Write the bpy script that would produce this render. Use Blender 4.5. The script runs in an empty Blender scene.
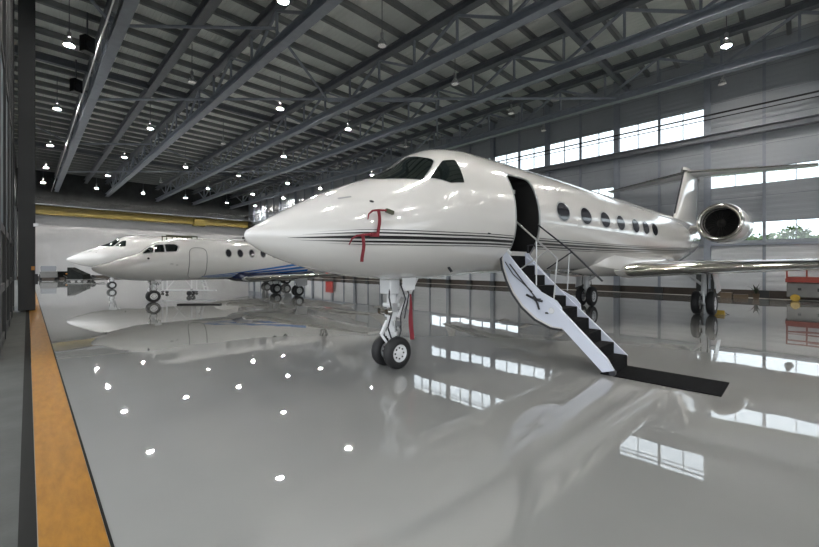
import bpy, bmesh, math, random
from mathutils import Vector, Matrix
random.seed(7)
PI = math.pi
SC = bpy.context.scene
COL = SC.collection

# ------------------------------------------------------------------ materials
MATS = {}
def mat(name, col, rough=.5, metal=0., coat=0., coat_rough=.03, spec=.5, emit=None, estr=0., noise=0., nscale=8., bump=0., bscale=40.):
    m = bpy.data.materials.new(name); m.use_nodes = True
    nt = m.node_tree; b = nt.nodes['Principled BSDF']
    c = (col[0], col[1], col[2], 1)
    b.inputs['Base Color'].default_value = c
    b.inputs['Roughness'].default_value = rough
    b.inputs['Metallic'].default_value = metal
    b.inputs['Coat Weight'].default_value = coat
    b.inputs['Coat Roughness'].default_value = coat_rough
    b.inputs['Specular IOR Level'].default_value = spec
    if emit:
        b.inputs['Emission Color'].default_value = (*emit, 1); b.inputs['Emission Strength'].default_value = estr
    tc = None
    if noise or bump:
        tc = nt.nodes.new('ShaderNodeTexCoord')
    if noise:
        n = nt.nodes.new('ShaderNodeTexNoise'); n.inputs['Scale'].default_value = nscale; n.inputs['Detail'].default_value = 6
        nt.links.new(tc.outputs['Object'], n.inputs['Vector'])
        r = nt.nodes.new('ShaderNodeMapRange'); r.inputs['From Min'].default_value = .3; r.inputs['From Max'].default_value = .7
        r.inputs['To Min'].default_value = 1 - noise; r.inputs['To Max'].default_value = 1 + noise
        nt.links.new(n.outputs['Fac'], r.inputs['Value'])
        x = nt.nodes.new('ShaderNodeVectorMath'); x.operation = 'SCALE'; x.inputs[0].default_value = col
        nt.links.new(r.outputs['Result'], x.inputs['Scale'])
        nt.links.new(x.outputs['Vector'], b.inputs['Base Color'])
    if bump:
        n2 = nt.nodes.new('ShaderNodeTexNoise'); n2.inputs['Scale'].default_value = bscale; n2.inputs['Detail'].default_value = 3
        nt.links.new(tc.outputs['Object'], n2.inputs['Vector'])
        bp = nt.nodes.new('ShaderNodeBump'); bp.inputs['Strength'].default_value = bump; bp.inputs['Distance'].default_value = .01
        nt.links.new(n2.outputs['Fac'], bp.inputs['Height']); nt.links.new(bp.outputs['Normal'], b.inputs['Normal'])
    MATS[name] = m
    return m

def ribbed(name, col, axis, period, depth, rough=.5, sharp=True, noise=.06, joint=None, spec=.5):
    """sheet metal with ribs repeating along one object axis; joint = (axis, period, width) adds dark panel joints"""
    m = mat(name, col, rough, spec=spec); nt = m.node_tree; b = nt.nodes['Principled BSDF']; L = nt.links.new
    tc = nt.nodes.new('ShaderNodeTexCoord'); sp = nt.nodes.new('ShaderNodeSeparateXYZ'); L(tc.outputs['Object'], sp.inputs[0])
    def M(op, a, bb=None, c=None):
        n = nt.nodes.new('ShaderNodeMath'); n.operation = op
        for i, v in enumerate((a, bb, c)):
            if v is None: continue
            if isinstance(v, (int, float)): n.inputs[i].default_value = v
            else: L(v, n.inputs[i])
        return n.outputs[0]
    t = M('PINGPONG', sp.outputs[axis], period / 2)
    h = nt.nodes.new('ShaderNodeMapRange'); h.inputs['From Max'].default_value = period / 2
    h.interpolation_type = 'SMOOTHSTEP'
    h.inputs['From Min'].default_value = period * .2; h.inputs['From Max'].default_value = period * .3
    L(t, h.inputs['Value'])
    bp = nt.nodes.new('ShaderNodeBump'); bp.inputs['Strength'].default_value = 1; bp.inputs['Distance'].default_value = depth
    L(h.outputs[0], bp.inputs['Height']); L(bp.outputs[0], b.inputs['Normal'])
    n = nt.nodes.new('ShaderNodeTexNoise'); n.inputs['Scale'].default_value = .6; n.inputs['Detail'].default_value = 5; L(tc.outputs['Object'], n.inputs['Vector'])
    f = nt.nodes.new('ShaderNodeMapRange'); f.inputs['From Min'].default_value = .3; f.inputs['From Max'].default_value = .7
    f.inputs['To Min'].default_value = 1 - noise; f.inputs['To Max'].default_value = 1 + noise; L(n.outputs['Fac'], f.inputs['Value'])
    fac = f.outputs[0]
    if joint:
        jt = M('PINGPONG', sp.outputs[joint[0]], joint[1] / 2)
        jd = M('GREATER_THAN', jt, joint[2])
        jf = M('MULTIPLY_ADD', jd, .45, .55)
        fac = M('MULTIPLY', fac, jf)
    x = nt.nodes.new('ShaderNodeVectorMath'); x.operation = 'SCALE'; x.inputs[0].default_value = col
    L(fac, x.inputs['Scale']); L(x.outputs[0], b.inputs['Base Color'])
    return m

def glassmat(name, tint, fac, rough=.02):
    m = bpy.data.materials.new(name); m.use_nodes = True; nt = m.node_tree; nt.nodes.clear()
    o = nt.nodes.new('ShaderNodeOutputMaterial'); t = nt.nodes.new('ShaderNodeBsdfTransparent'); g = nt.nodes.new('ShaderNodeBsdfGlossy')
    t.inputs['Color'].default_value = (*tint, 1); g.inputs['Roughness'].default_value = rough
    x = nt.nodes.new('ShaderNodeMixShader'); x.inputs[0].default_value = fac
    nt.links.new(t.outputs[0], x.inputs[1]); nt.links.new(g.outputs[0], x.inputs[2]); nt.links.new(x.outputs[0], o.inputs[0])
    MATS[name] = m; return m

WHITE = mat('jet_white_paint', (.68, .665, .64), .16, coat=.8, noise=.015, nscale=1.2)
HWHITE = mat('second_jet_white_paint', (.70, .70, .69), .18, coat=.8, noise=.015, nscale=1.2)
CHROME = mat('polished_metal', (.62, .60, .56), .13, 1.)
STEELP = mat('brushed_metal', (.55, .55, .55), .28, 1.)
GEARW = mat('gear_white_paint', (.72, .73, .74), .3, coat=.3)
RUBBER = mat('tyre_rubber', (.014, .014, .015), .62, bump=.2, bscale=60)
BLACK = mat('black_paint', (.008, .008, .009), .35)
PANE = mat('dark_cockpit_glass', (.008, .012, .011), .06, coat=.3)
CPANE = mat('dark_cabin_glass', (.02, .02, .026), .08)
FRAME = mat('windshield_seal', (.33, .34, .34), .35, .4)
INTER = mat('recess_shade_black', (.008, .008, .008), .8)  # near-black stands for unlit depth in the cabin and engine intakes
CARPET = mat('black_carpet', (.010, .010, .011), .95, spec=.1, bump=.5, bscale=300, noise=.3, nscale=120)
STAIRW = mat('stair_side_paint', (.62, .65, .74), .35, coat=.2)
RED = mat('red_ribbon', (.19, .014, .024), .7, noise=.12, nscale=30)
OLIVE = mat('olive_fitting', (.06, .065, .035), .6)
HOSE = mat('black_hose', (.02, .02, .025), .5)
BLUE = mat('blue_paint', (.03, .15, .48), .2, coat=.6)
NAVY = mat('navy_paint', (.008, .014, .05), .2, coat=.6)
STRUCT = mat('steel_grey_paint', (.28, .31, .36), .42, noise=.08, nscale=3)
STRUCTD = mat('steel_dark_paint', (.16, .17, .19), .5, noise=.08, nscale=3)
PURL = mat('purlin_galvanised', (.22, .23, .23), .5, noise=.08, nscale=2)
DECK = ribbed('roof_deck_sheet', (.80, .83, .80), 0, .3, .03, .55, spec=.2)
WALLM = ribbed('wall_cladding', (.36, .385, .42), 2, .28, .006, .42, joint=(2, 1.4, .012), noise=.04)
WALLLOW = ribbed('lower_wall_cladding', (.62, .64, .66), 2, .28, .006, .42, noise=.04)
FARW = ribbed('far_wall_cladding', (.50, .50, .505), 2, 1.0, .002, .42, noise=.05)
SKIRT = mat('brown_skirting', (.055, .042, .032), .6, noise=.2, nscale=2)
PALE = mat('pale_kerb', (.55, .52, .48), .5)
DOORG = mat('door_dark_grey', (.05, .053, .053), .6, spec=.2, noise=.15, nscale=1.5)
DOORF = mat('door_frame_grey', (.055, .058, .06), .6, spec=.2)
FROST = mat('door_frosted_pane', (.10, .13, .15), .6, spec=.15)
CONC = mat('threshold_concrete', (.042, .045, .042), .7, spec=.2, noise=.18, nscale=2.5, bump=.15, bscale=30)
APRON = mat('apron_concrete', (.22, .22, .21), .8, noise=.1, nscale=.5)
TRACK = mat('track_dark', (.012, .012, .011), .8, spec=.1)
GRASS = mat('outside_grass', (.10, .14, .05), .9, noise=.2, nscale=.5)
LEAF = mat('tree_leaves', (.10, .16, .06), .7, noise=.35, nscale=1.5)
BARK = mat('tree_bark', (.09, .07, .05), .9)
ORANGE = mat('orange_red_paint', (.22, .028, .014), .45, noise=.1, nscale=3)
MACH = mat('machine_grey', (.13, .13, .125), .5, noise=.1, nscale=3)
YELP = mat('yellow_paint', (.42, .27, .03), .5, noise=.12, nscale=2)
YELC = mat('crane_yellow', (.17, .125, .018), .5, noise=.12, nscale=1)
LAMPB = mat('lamp_housing', (.45, .46, .48), .35, .6)
LAMPR = mat('lamp_reflector', (.75, .76, .78), .25, .8)
LENS_ON = mat('lamp_lens_lit', (.9, .9, .9), .3, emit=(1, .965, .91), estr=2000.)
LENS_DIM = mat('lamp_lens_dim', (.8, .8, .8), .3, emit=(1, .95, .88), estr=.2)
BOXB = mat('cardboard', (.12, .085, .055), .8)
PLANT = mat('dark_leaf', (.015, .025, .012), .6)
CARTG = mat('cart_grey', (.20, .21, .23), .45)
DARKCRT = mat('dark_canvas', (.012, .013, .012), .95, spec=.1, noise=.3, nscale=3)
SIGNR = mat('red_cabinet_paint', (.55, .03, .02), .4)
AMBER = mat('amber_lens', (.5, .2, .02), .3)
WGLASS = glassmat('window_glass', (.93, .96, .97), .06)

# floor: glossy grey epoxy with faint undulation
def floor_mat():
    m = mat('epoxy_floor', (.25, .252, .243), .018, spec=.5); nt = m.node_tree; b = nt.nodes['Principled BSDF']; L = nt.links.new
    b.inputs['IOR'].default_value = 2.1
    tc = nt.nodes.new('ShaderNodeTexCoord')
    n = nt.nodes.new('ShaderNodeTexNoise'); n.inputs['Scale'].default_value = .35; n.inputs['Detail'].default_value = 4; L(tc.outputs['Object'], n.inputs['Vector'])
    r = nt.nodes.new('ShaderNodeMapRange'); r.inputs['From Min'].default_value = .3; r.inputs['From Max'].default_value = .7; r.inputs['To Min'].default_value = .95; r.inputs['To Max'].default_value = 1.05
    L(n.outputs['Fac'], r.inputs['Value'])
    x = nt.nodes.new('ShaderNodeVectorMath'); x.operation = 'SCALE'; x.inputs[0].default_value = (.25, .252, .243); L(r.outputs[0], x.inputs['Scale']); L(x.outputs[0], b.inputs['Base Color'])
    n2 = nt.nodes.new('ShaderNodeTexNoise'); n2.inputs['Scale'].default_value = 1.3; n2.inputs['Detail'].default_value = 1.5; L(tc.outputs['Object'], n2.inputs['Vector'])
    bp = nt.nodes.new('ShaderNodeBump'); bp.inputs['Strength'].default_value = .25; bp.inputs['Distance'].default_value = .006
    L(n2.outputs['Fac'], bp.inputs['Height']); L(bp.outputs[0], b.inputs['Normal'])
    return m
FLOOR = floor_mat()

def stripe_mat():
    m = mat('yellow_line_paint', (.22, .10, .006), .5, spec=.15); nt = m.node_tree; b = nt.nodes['Principled BSDF']; L = nt.links.new
    tc = nt.nodes.new('ShaderNodeTexCoord')
    mp = nt.nodes.new('ShaderNodeMapping'); mp.inputs['Scale'].default_value = (14, 3, 1); L(tc.outputs['Object'], mp.inputs[0])
    n = nt.nodes.new('ShaderNodeTexNoise'); n.inputs['Scale'].default_value = 1; n.inputs['Detail'].default_value = 8; n.inputs['Roughness'].default_value = .7; L(mp.outputs[0], n.inputs['Vector'])
    cr = nt.nodes.new('ShaderNodeValToRGB'); e = cr.color_ramp.elements
    e[0].position = .3; e[0].color = (.165, .072, .005, 1); e[1].position = .66; e[1].color = (.24, .11, .008, 1)
    q = cr.color_ramp.elements.new(.74); q.color = (.32, .19, .05, 1)
    L(n.outputs['Fac'], cr.inputs[0]); L(cr.outputs[0], b.inputs['Base Color'])
    return m
STRIPE = stripe_mat()

# ------------------------------------------------------------------ mesh helpers
class MB:
    def __init__(s): s.v = []; s.f = []
    def add(s, vs, fs):
        o = len(s.v); s.v += [tuple(p) for p in vs]; s.f += [tuple(i + o for i in f) for f in fs]; return s
    def box(s, a, b):
        x0, y0, z0 = a; x1, y1, z1 = b
        return s.add([(x0,y0,z0),(x1,y0,z0),(x1,y1,z0),(x0,y1,z0),(x0,y0,z1),(x1,y0,z1),(x1,y1,z1),(x0,y1,z1)],
                     [(0,3,2,1),(4,5,6,7),(0,1,5,4),(1,2,6,5),(2,3,7,6),(3,0,4,7)])
    def cbox(s, c, d): return s.box([c[i]-d[i]/2 for i in range(3)], [c[i]+d[i]/2 for i in range(3)])
    def beam(s, p, q, w, h, up=(0,0,1)):
        p, q = Vector(p), Vector(q); d = (q-p).normalized(); u = Vector(up)
        if abs(d.dot(u)) > .98: u = Vector((1,0,0))
        r = d.cross(u).normalized(); u = r.cross(d).normalized()
        vs = []
        for e in (p, q):
            for a, b in ((-1,-1),(1,-1),(1,1),(-1,1)): vs.append(e + r*a*w/2 + u*b*h/2)
        return s.add(vs, [(0,1,2,3),(7,6,5,4),(0,4,5,1),(1,5,6,2),(2,6,7,3),(3,7,4,0)])
    def ibeam(s, p, q, w, h, t=.035, up=(0,0,1)):
        p, q = Vector(p), Vector(q); d = (q-p).normalized(); u = Vector(up); r = d.cross(u).normalized(); u = r.cross(d).normalized()
        s.beam(p+u*(h/2-t/2), q+u*(h/2-t/2), w, t, up); s.beam(p-u*(h/2-t/2), q-u*(h/2-t/2), w, t, up); s.beam(p, q, t, h-2*t, up); return s
    def tube(s, pts, r, n=10, caps=True):
        pts = [Vector(p) for p in pts]; rs = r if isinstance(r, (list, tuple)) else [r]*len(pts)
        rings = []; prev = None
        for i, p in enumerate(pts):
            d = (pts[min(i+1, len(pts)-1)] - pts[max(i-1, 0)]).normalized()
            if prev is None:
                a = Vector((0,0,1)) if abs(d.z) < .9 else Vector((1,0,0)); x = d.cross(a).normalized()
            else: x = (prev - d*prev.dot(d)).normalized()
            prev = x; y = d.cross(x)
            rings.append([p + (x*math.cos(2*PI*k/n) + y*math.sin(2*PI*k/n))*rs[i] for k in range(n)])
        return s.rings(rings, caps)
    def rings(s, rings, caps=True, closed=True):
        n = len(rings[0]); vs = [p for r in rings for p in r]; fs = []
        for i in range(len(rings)-1):
            for k in range(n if closed else n-1):
                a = i*n+k; b = i*n+(k+1) % n; fs.append((a, b, b+n, a+n))
        if caps: fs.append(tuple(range(n-1, -1, -1))); fs.append(tuple(range((len(rings)-1)*n, len(rings)*n)))
        return s.add(vs, fs)
    def lathe(s, prof, o, axis='x', n=32, caps=True):
        """prof: list of (t along axis, radius)"""
        o = Vector(o); rings = []
        for t, r in prof:
            ring = []
            for k in range(n):
                c, q = r*math.cos(2*PI*k/n), r*math.sin(2*PI*k/n)
                ring.append(o + Vector({'x': (t, c, q), 'y': (q, t, c), 'z': (c, q, t)}[axis]))
            rings.append(ring)
        return s.rings(rings, caps)
    def prism(s, poly, axis, a, b):
        """extrude a 2-D polygon along an axis: 'y' takes (x,z), 'x' takes (y,z), 'z' takes (x,y)"""
        def P(p, t): return {'y': (p[0], t, p[1]), 'x': (t, p[0], p[1]), 'z': (p[0], p[1], t)}[axis]
        return s.rings([[P(p, a) for p in poly], [P(p, b) for p in poly]], True)
    def build(s, name, m, parent=None, smooth=False, bevel=0.):
        me = bpy.data.meshes.new(name); me.from_pydata(s.v, [], s.f); me.update()
        bm = bmesh.new(); bm.from_mesh(me); bmesh.ops.recalc_face_normals(bm, faces=bm.faces); bm.to_mesh(me); bm.free()
        me.materials.append(m)
        if smooth:
            me.shade_smooth(); me.set_sharp_from_angle(angle=math.radians(35))
        o = bpy.data.objects.new(name, me); COL.objects.link(o)
        if parent is not None: o.parent = parent
        if bevel:
            md = o.modifiers.new('bevel', 'BEVEL'); md.width = bevel; md.segments = 2; md.limit_method = 'ANGLE'
        return o

def tag(o, label=None, cat=None, group=None, kind=None):
    if label: o['label'] = label
    if cat: o['category'] = cat
    if group: o['group'] = group
    if kind: o['kind'] = kind
    return o
def empty(name, loc=(0,0,0), rz=0., label=None, cat=None, group=None):
    o = bpy.data.objects.new(name, None); COL.objects.link(o); o.location = loc; o.rotation_euler = (0,0,rz); o.empty_display_size = .3
    return tag(o, label, cat, group)
def struct(o): o['kind'] = 'structure'; return o
def children(o): return [c for c in list(o.children)]
def copy_tree(o, parent=None):
    c = o.copy(); COL.objects.link(c)
    if parent is not None: c.parent = parent
    for ch in children(o): copy_tree(ch, c)
    return c

# ------------------------------------------------------------------ camera (level, about eye height)
H = 1.8; FPX = 386.; AZ = math.radians(45.3)
cam = bpy.data.cameras.new('camera'); co = bpy.data.objects.new('camera', cam); COL.objects.link(co)
co.location = (0, 0, H); co.rotation_euler = (PI/2, 0, AZ - PI/2)
cam.sensor_fit = 'HORIZONTAL'; cam.sensor_width = 36; cam.lens = FPX/819*36; cam.shift_y = -8.5/819; cam.clip_end = 400; cam.clip_start = .05
SC.camera = co

# ------------------------------------------------------------------ hangar shell
W = 28.5; YF = 70.; YN = -45.; ZR = 14.2; XD = -.45; ZD = 12.6; ZO = 5.6
o = MB().box((.0, YN, -.2), (W+.4, YF+.3, 0)).build('floor', FLOOR); struct(o)
o = MB().box((-2.6, YN, -.2), (0, YF+.3, -.004)).build('floor_threshold', CONC); struct(o)
o = MB().box((-.045, YN, -.012), (.0, YF, -.0005)).box((-.02, YN, -.01), (.045, YF, .0022)).build('trim_1', TRACK); struct(o)
o = MB().box((.05, YN, 0), (.375, YF-.2, .003)).build('trim_2', STRIPE); struct(o)
o = MB().box((.378, YN, 0), (.395, YF-.2, .0022)).build('trim_3', TRACK); struct(o)
o = MB().box((-140, -140, -.3), (-2.6, 140, -.03)).build('ground_apron', APRON); struct(o)
o = MB().box((W+.5, -140, -.4), (180, 200, -.1)).build('ground_grass', GRASS); struct(o)

# far wall / near end wall / door-side wall
o = MB().box((XD-.6, YF, 0), (W+.4, YF+.3, 8.6)).build('wall_far', FARW); struct(o)
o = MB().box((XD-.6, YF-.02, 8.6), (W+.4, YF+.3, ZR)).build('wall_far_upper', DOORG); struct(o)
o = MB().box((XD-.6, YN-.3, 9.), (W+.4, YN, ZR)).build('wall_near', FARW); struct(o)
DOOR_END = 10.5
m = MB().box((XD-1.0, YN, ZO), (XD-.55, DOOR_END, ZR)).box((XD-.9, DOOR_END, ZD), (XD-.5, 25., ZR)).box((XD-.9, 25., 9.), (XD-.5, YF, ZR)).box((XD-.9, 66., 0), (XD-.5, YF, ZD))
o = m.build('wall_left', DOORG); struct(o)
o = MB().box((XD-.9, YF-.05, 0), (W, YF, .35)).build('baseboard_far', SKIRT); struct(o)

# back wall with three bands of windows between the columns
BAY = 2.45; Y0 = 3.8
bands = [(9.4, 11.1, lambda k: 0 <= k <= 9), (6.25, 7.15, lambda k: k < 0 or 2 <= k <= 8), (3.15, 4.2, lambda k: k < 0 or 5 <= k <= 8)]
bk = MB(); wn = 0; windows = []
kmin = int(math.floor((YN-Y0)/BAY)); kmax = int(math.ceil((YF-Y0)/BAY))
for k in range(kmin, kmax+1):
    a, b = max(YN, Y0+k*BAY), min(YF, Y0+(k+1)*BAY)
    if b <= a: continue
    z = 0.
    for z0, z1, fn in sorted(bands):
        if fn(k) and k > -8:
            bk.box((W, a, z), (W+.25, b, z0)); z = z1; windows.append((a, b, z0, z1))
    bk.box((W, a, z), (W+.25, b, ZR))
wb = bk.build('wall_back', WALLM); struct(wb)
for k in range(kmin, kmax+1):
    y = Y0+k*BAY
    if YN < y < YF:
        big = (k % 2 == 0)
        (MB().ibeam((W-.16, y, 0), (W-.16, y, ZR), .32, .3, .03, (1,0,0)) if big else MB().ibeam((W-.07, y, 0), (W-.07, y, ZR), .14, .12, .02, (1,0,0))).build('wall_column', STRUCT, wb)
        MB().box((W-.36, y-.2, 0), (W-.0, y+.2, .42)).build('column_base', DOORF, wb)
for i, (a, b, z0, z1) in enumerate(windows):
    fr = MB()
    t = .03; x0, x1 = W+.02, W+.14
    fr.box((x0, a, z0), (x1, b, z0+t)).box((x0, a, z1-t), (x1, b, z1)).box((x0, a, z0+t), (x1, a+t, z1-t)).box((x0, b-t, z0+t), (x1, b, z1-t))
    mid = (a+b)/2; fr.box((x0, mid-.02, z0+t), (x1, mid+.02, z1-t))
    w_ = fr.build('window_%d' % (i+1), STRUCT); struct(w_)
    MB().box((W+.075, a+t, z0+t), (W+.085, b-t, z1-t)).build('glass_pane', WGLASS, w_)
o = MB().box((W-.02, YN, .42), (W, YF, 2.88)).build('wall_back_lower', WALLLOW); struct(o)
o = MB().box((W-.06, YN, 0), (W, YF, .42)).build('baseboard_back', SKIRT); struct(o)
o = MB().box((W-.55, YN, 0), (W-.4, YF, .02)).build('trim_4', PALE); struct(o)
o = MB().ibeam((W-.5, YN, 9.1), (W-.5, YF, 9.1), .4, .35, .03).build('trim_5', STRUCTD); struct(o)
o = MB().tube([(W-.85, YN, 10.35),(W-.85, YF, 10.35)], .05, 8).tube([(W-.85, YN, 10.1),(W-.85, YF, 10.1)], .03, 8).build('trim_6', BLACK); struct(o)
o = MB().beam((W-.12, YN, 2.95), (W-.12, YF, 2.95), .15, .12).build('trim_7', STRUCT); struct(o)

# roof deck with purlins
ceil = MB().box((XD-.9, YN, ZR), (W+.4, YF+.3, ZR+.12)).build('ceiling', DECK); struct(ceil)
pm = None
y = -11.
k = 0
while y < YF-.3:
    if pm is None:
        pm = MB().box((XD-.5, -.05, 0), (W, .05, .28)).box((XD-.5, -.05, 0), (W, .14, .02)).build('roof_purlin', PURL, ceil); pm.location = (0, y, ZR-.28)
    else:
        c = pm.copy(); COL.objects.link(c); c.parent = ceil; c.location = (0, y, ZR-.28)
    y += 1.62; k += 1

# trusses along the hangar
ORD = ['first', 'second', 'third', 'fourth', 'fifth', 'sixth', 'seventh', 'eighth', 'ninth']
TX = [2.75, 8.1, 14.2, 19.3, 25.2]; ZB = 11.8; ZT = 13.6
tproto = {}
for i, x in enumerate(TX):
    t = empty('roof_truss', (x, 0, ZB), 0, 'long grey steel roof truss running down the hangar, %s from the sliding doors' % ORD[i], 'truss')
    if i == 0:
        bc = MB().ibeam((0, YN+1, 0), (0, YF, 0), .42, .42, .04).build('bottom_chord', STRUCT, t)
        tc_ = MB().ibeam((0, YN+1, ZT-ZB), (0, YF, ZT-ZB), .4, .4, .04).build('top_chord', STRUCTD, t)
        post = MB().beam((0, 0, .2), (0, 0, ZT-ZB-.2), .1, .1).build('web_post', STRUCT, t)
        dg = MB().beam((0, 0, .2), (0, 2.8, ZT-ZB-.2), .11, .11, (1,0,0)).build('web_diagonal', STRUCT, t)
        dg2 = MB().beam((0, 0, ZT-ZB-.2), (0, 2.8, .2), .11, .11, (1,0,0)).build('web_diagonal', STRUCT, t)
        tproto = (bc, tc_, post, dg, dg2)
        MB().tube([(-.5, YN+1, -.25), (-.5, YF, -.25)], .035, 8).build('conduit', STEELP, t)
    else:
        for p in tproto[:2]:
            c = p.copy(); COL.objects.link(c); c.parent = t
    yy = -8.4; q = 0
    while yy < YF-3:
        for p in (tproto[2], tproto[3] if q % 2 == 0 else tproto[4]):
            if i == 0 and q < 2 and (p.get('used') is None):
                if p is tproto[2] or True:
                    p['used'] = 1; p.location = (0, yy, 0); continue
            c = p.copy(); COL.objects.link(c); c.parent = t; c.location = (0, yy, 0)
        yy += 2.8; q += 1
for p in tproto:
    if p.get('used') is not None: del p['used']
for o in list(COL.objects):
    if o.get('used') is not None: del o['used']
# girder between the trusses, bracing in plan, cross beams
o = MB().ibeam((5.75, YN, 13.4), (5.75, YF, 13.4), .4, .5, .04).build('roof_girder', STRUCTD); tag(o, 'dark steel roof girder between the first and second trusses from the sliding door', 'beam')
br = 0
def brace(x0, y0, x1, y1, z=ZB+.05, r=.075):
    global br
    o = MB().tube([(x0, y0, z), (x1, y1, z)], r, 10).build('roof_brace', STRUCT)
    return o
bays = [-.2] + TX + [W-.3]
def brlab(o, txt): tag(o, txt, 'brace')
for (S, nm) in ((33., 'nearer'), (58.5, 'farther from')):
    for i in range(len(TX)-1):
        o = brace(TX[i], S-TX[i], TX[i+1], S-TX[i+1]); brlab(o, 'slim level steel tube brace between the %s and %s roof trusses, %s the camera' % (ORD[i], ORD[i+1], nm))
for i in range(len(bays)-1):
    a, b = bays[i], bays[i+1]
    o = brace(a, 17.+(i % 2)*5, b, 22.-(i % 2)*5, ZB+.9, .07); brlab(o, 'slanting tube brace high under the roof, %s bay from the doors, nearer the camera' % ORD[i])
    o = brace(a, 41.+(i % 2)*5, b, 46.-(i % 2)*5, ZB+.9, .07); brlab(o, 'slanting tube brace high under the roof, %s bay from the doors, farther down' % ORD[i])
for i, y in enumerate((8., 30., 52.)):
    o = MB().ibeam((XD-.5, y, ZT-.1), (W, y, ZT-.1), .28, .4, .03).build('roof_cross_beam', STRUCTD); tag(o, 'dark steel cross beam spanning between door side and window wall, %s from the camera' % ORD[i], 'beam')

# ------------------------------------------------------------------ high bay lamps
def make_lamp(lens, loc, label):
    t = empty('high_bay_lamp', loc, 0, label, 'lamp', 'high bay lamps under the roof')
    MB().tube([(0,0,.62), (0,0,ZR-.28-loc[2])], .018, 6).build('hanger_rod', STRUCTD, t)
    MB().lathe([(.34,.02),(.36,.075),(.58,.08),(.62,.04),(.62,.0)], (0,0,0), 'z', 14).build('ballast_housing', LAMPB, t, True)
    MB().lathe([(.0,.21),(.06,.204),(.16,.172),(.26,.11),(.34,.06),(.34,.045),(.25,.09),(.15,.155),(.03,.195)], (0,0,0), 'z', 18).build('reflector', LAMPR, t, True)
    MB().lathe([(.0,.0),(.0,.19),(.03,.194),(.035,.0)], (0,0,0), 'z', 18).build('lens', lens, t)
    return t
LX = [1.35, 6.4, 11.5, 16.8, 22.7, 27.3]; LY = [3., 13.4, 23.4, 33.5, 44.2, 54.5, 64.6, -7.4, -17.8]
DIM = {(1,2),(2,1),(3,1),(5,0),(5,1),(2,3),(4,2),(4,1),(2,5),(4,3),(5,2)}
protos = {}
for i, x in enumerate(LX):
    for j, y in enumerate(LY):
        if i == 1 and j == 1: y = 14.6
        zl = 11.8
        if (i, j) == (1, 1): y = 12.8; zl = 11.1
        if (i, j) == (4, 0): y = 2.35
        lit = (i, j) not in DIM
        lab = '%s bell shaped high bay lamp, %s row from the sliding doors, %s down the hangar' % ('lit' if lit else 'dim', ORD[i], ORD[j])
        if j > 6: lab = 'added unseen lit high bay lamp, %s row from the sliding doors, %s behind the camera' % (ORD[i], ORD[j-7])  # unseen lamps added to light the near jet, floor and deck
        if lit not in protos:
            protos[lit] = make_lamp(LENS_ON if lit else LENS_DIM, (x, y, zl), lab)
        else:
            c = copy_tree(protos[lit]); c.location = (x, y, zl); c['label'] = lab
# hung loudspeakers by the first truss
for i, (x, y) in enumerate(((2.0, 23.6), (2.0, 29.5))):
    t = empty('loudspeaker', (x, y, 12.2), .5, 'black box loudspeaker hung beside the first roof truss, %s' % ('nearer the camera' if i == 0 else 'farther from the camera'), 'speaker')
    MB().box((-.22,-.2,-.4), (.22,.2,.35)).build('cabinet', BLACK, t, bevel=.02)
    MB().lathe([(0,.0),(0,.15),(.02,.17),(.02,.0)], (0,-.215,-.1), 'y', 20).build('grille', HOSE, t)
    MB().beam((0,0,.35),(0,0,1.5), .05,.05).build('bracket', STRUCTD, t)

# ------------------------------------------------------------------ overhead crane by the far wall
cr = empty('overhead_crane', (0, YF-1.2, 8.3), 0, 'yellow bridge crane spanning the hangar under the roof along the far wall', 'crane')
MB().ibeam((XD-.3, 0, .6), (W-.4, 0, .6), .5, 1.15, .06).build('bridge_girder', YELC, cr)
MB().box((XD-.3, -.9, 1.18), (W-.4, -.3, 1.3)).build('walkway', STRUCTD, cr)
rl = MB()
for q in range(24):
    xx = -.2+q*1.2; rl.beam((xx,-.85,1.3),(xx,-.85,2.1), .05,.05)
rl.beam((-.3,-.85,2.1),(W-.5,-.85,2.1), .05,.05); rl.beam((-.3,-.85,1.7),(W-.5,-.85,1.7), .04,.04); rl.build('railing', BLACK, cr)
MB().box((19,-.7,-.2),(20.6,.6,.9)).build('hoist_trolley', YELC, cr)
MB().box((XD-.4,-1.5,.0),(XD+.3,.9,1.1)).build('end_carriage', BLACK, cr)
MB().box((W-.7,-1.5,.0),(W-.1,.9,1.1)).build('end_carriage', BLACK, cr)

# ------------------------------------------------------------------ sliding door leaves at the left
def leaf(n, x0, x1, y0, y1, glaz):
    d = MB().box((x0+.06, y0+.03, .05), (x1-.06, y1-.03, ZD-.02)).build('door_%d' % n, DOORG); struct(d)
    f = MB()
    for yy in [y0+.08 + k*(y1-y0-.16)/4 for k in range(5)]:
        f.box((x0, yy-.08, .05), (x1, yy+.08, ZD))
    for zz in (.15, 1.3, 2.6, 6.5, ZD-.12): f.box((x0+.02, y0+.015, zz-.09), (x1-.02, y1-.015, zz+.09))
    f.build('door_frame', DOORF, d)
    if glaz:
        for k in range(4):
            a = y0+.2+k*(y1-y0-.16)/4; b = a+(y1-y0-.16)/4-.24
            MB().box((x1-.07, a, 2.75), (x1-.045, b, 6.38)).build('window_pane', FROST, d)
    return d
leaf(1, -.80, -.36, 10.5, 21.3, True)
d2 = leaf(2, -.26, .22, 21.0, 24.5, False)
MB().box((.19, 20.86, 1.05), (.29, 21.0, 1.45)).build('control_box', BLACK, d2)
MB().box((.10, 20.9, 1.6), (.2, 21.0, 1.75)).build('warning_lamp', AMBER, d2)
MB().box((.16, 20.92, 3.3), (.30, 21.02, 3.42)).build('latch', STEELP, d2)

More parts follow.
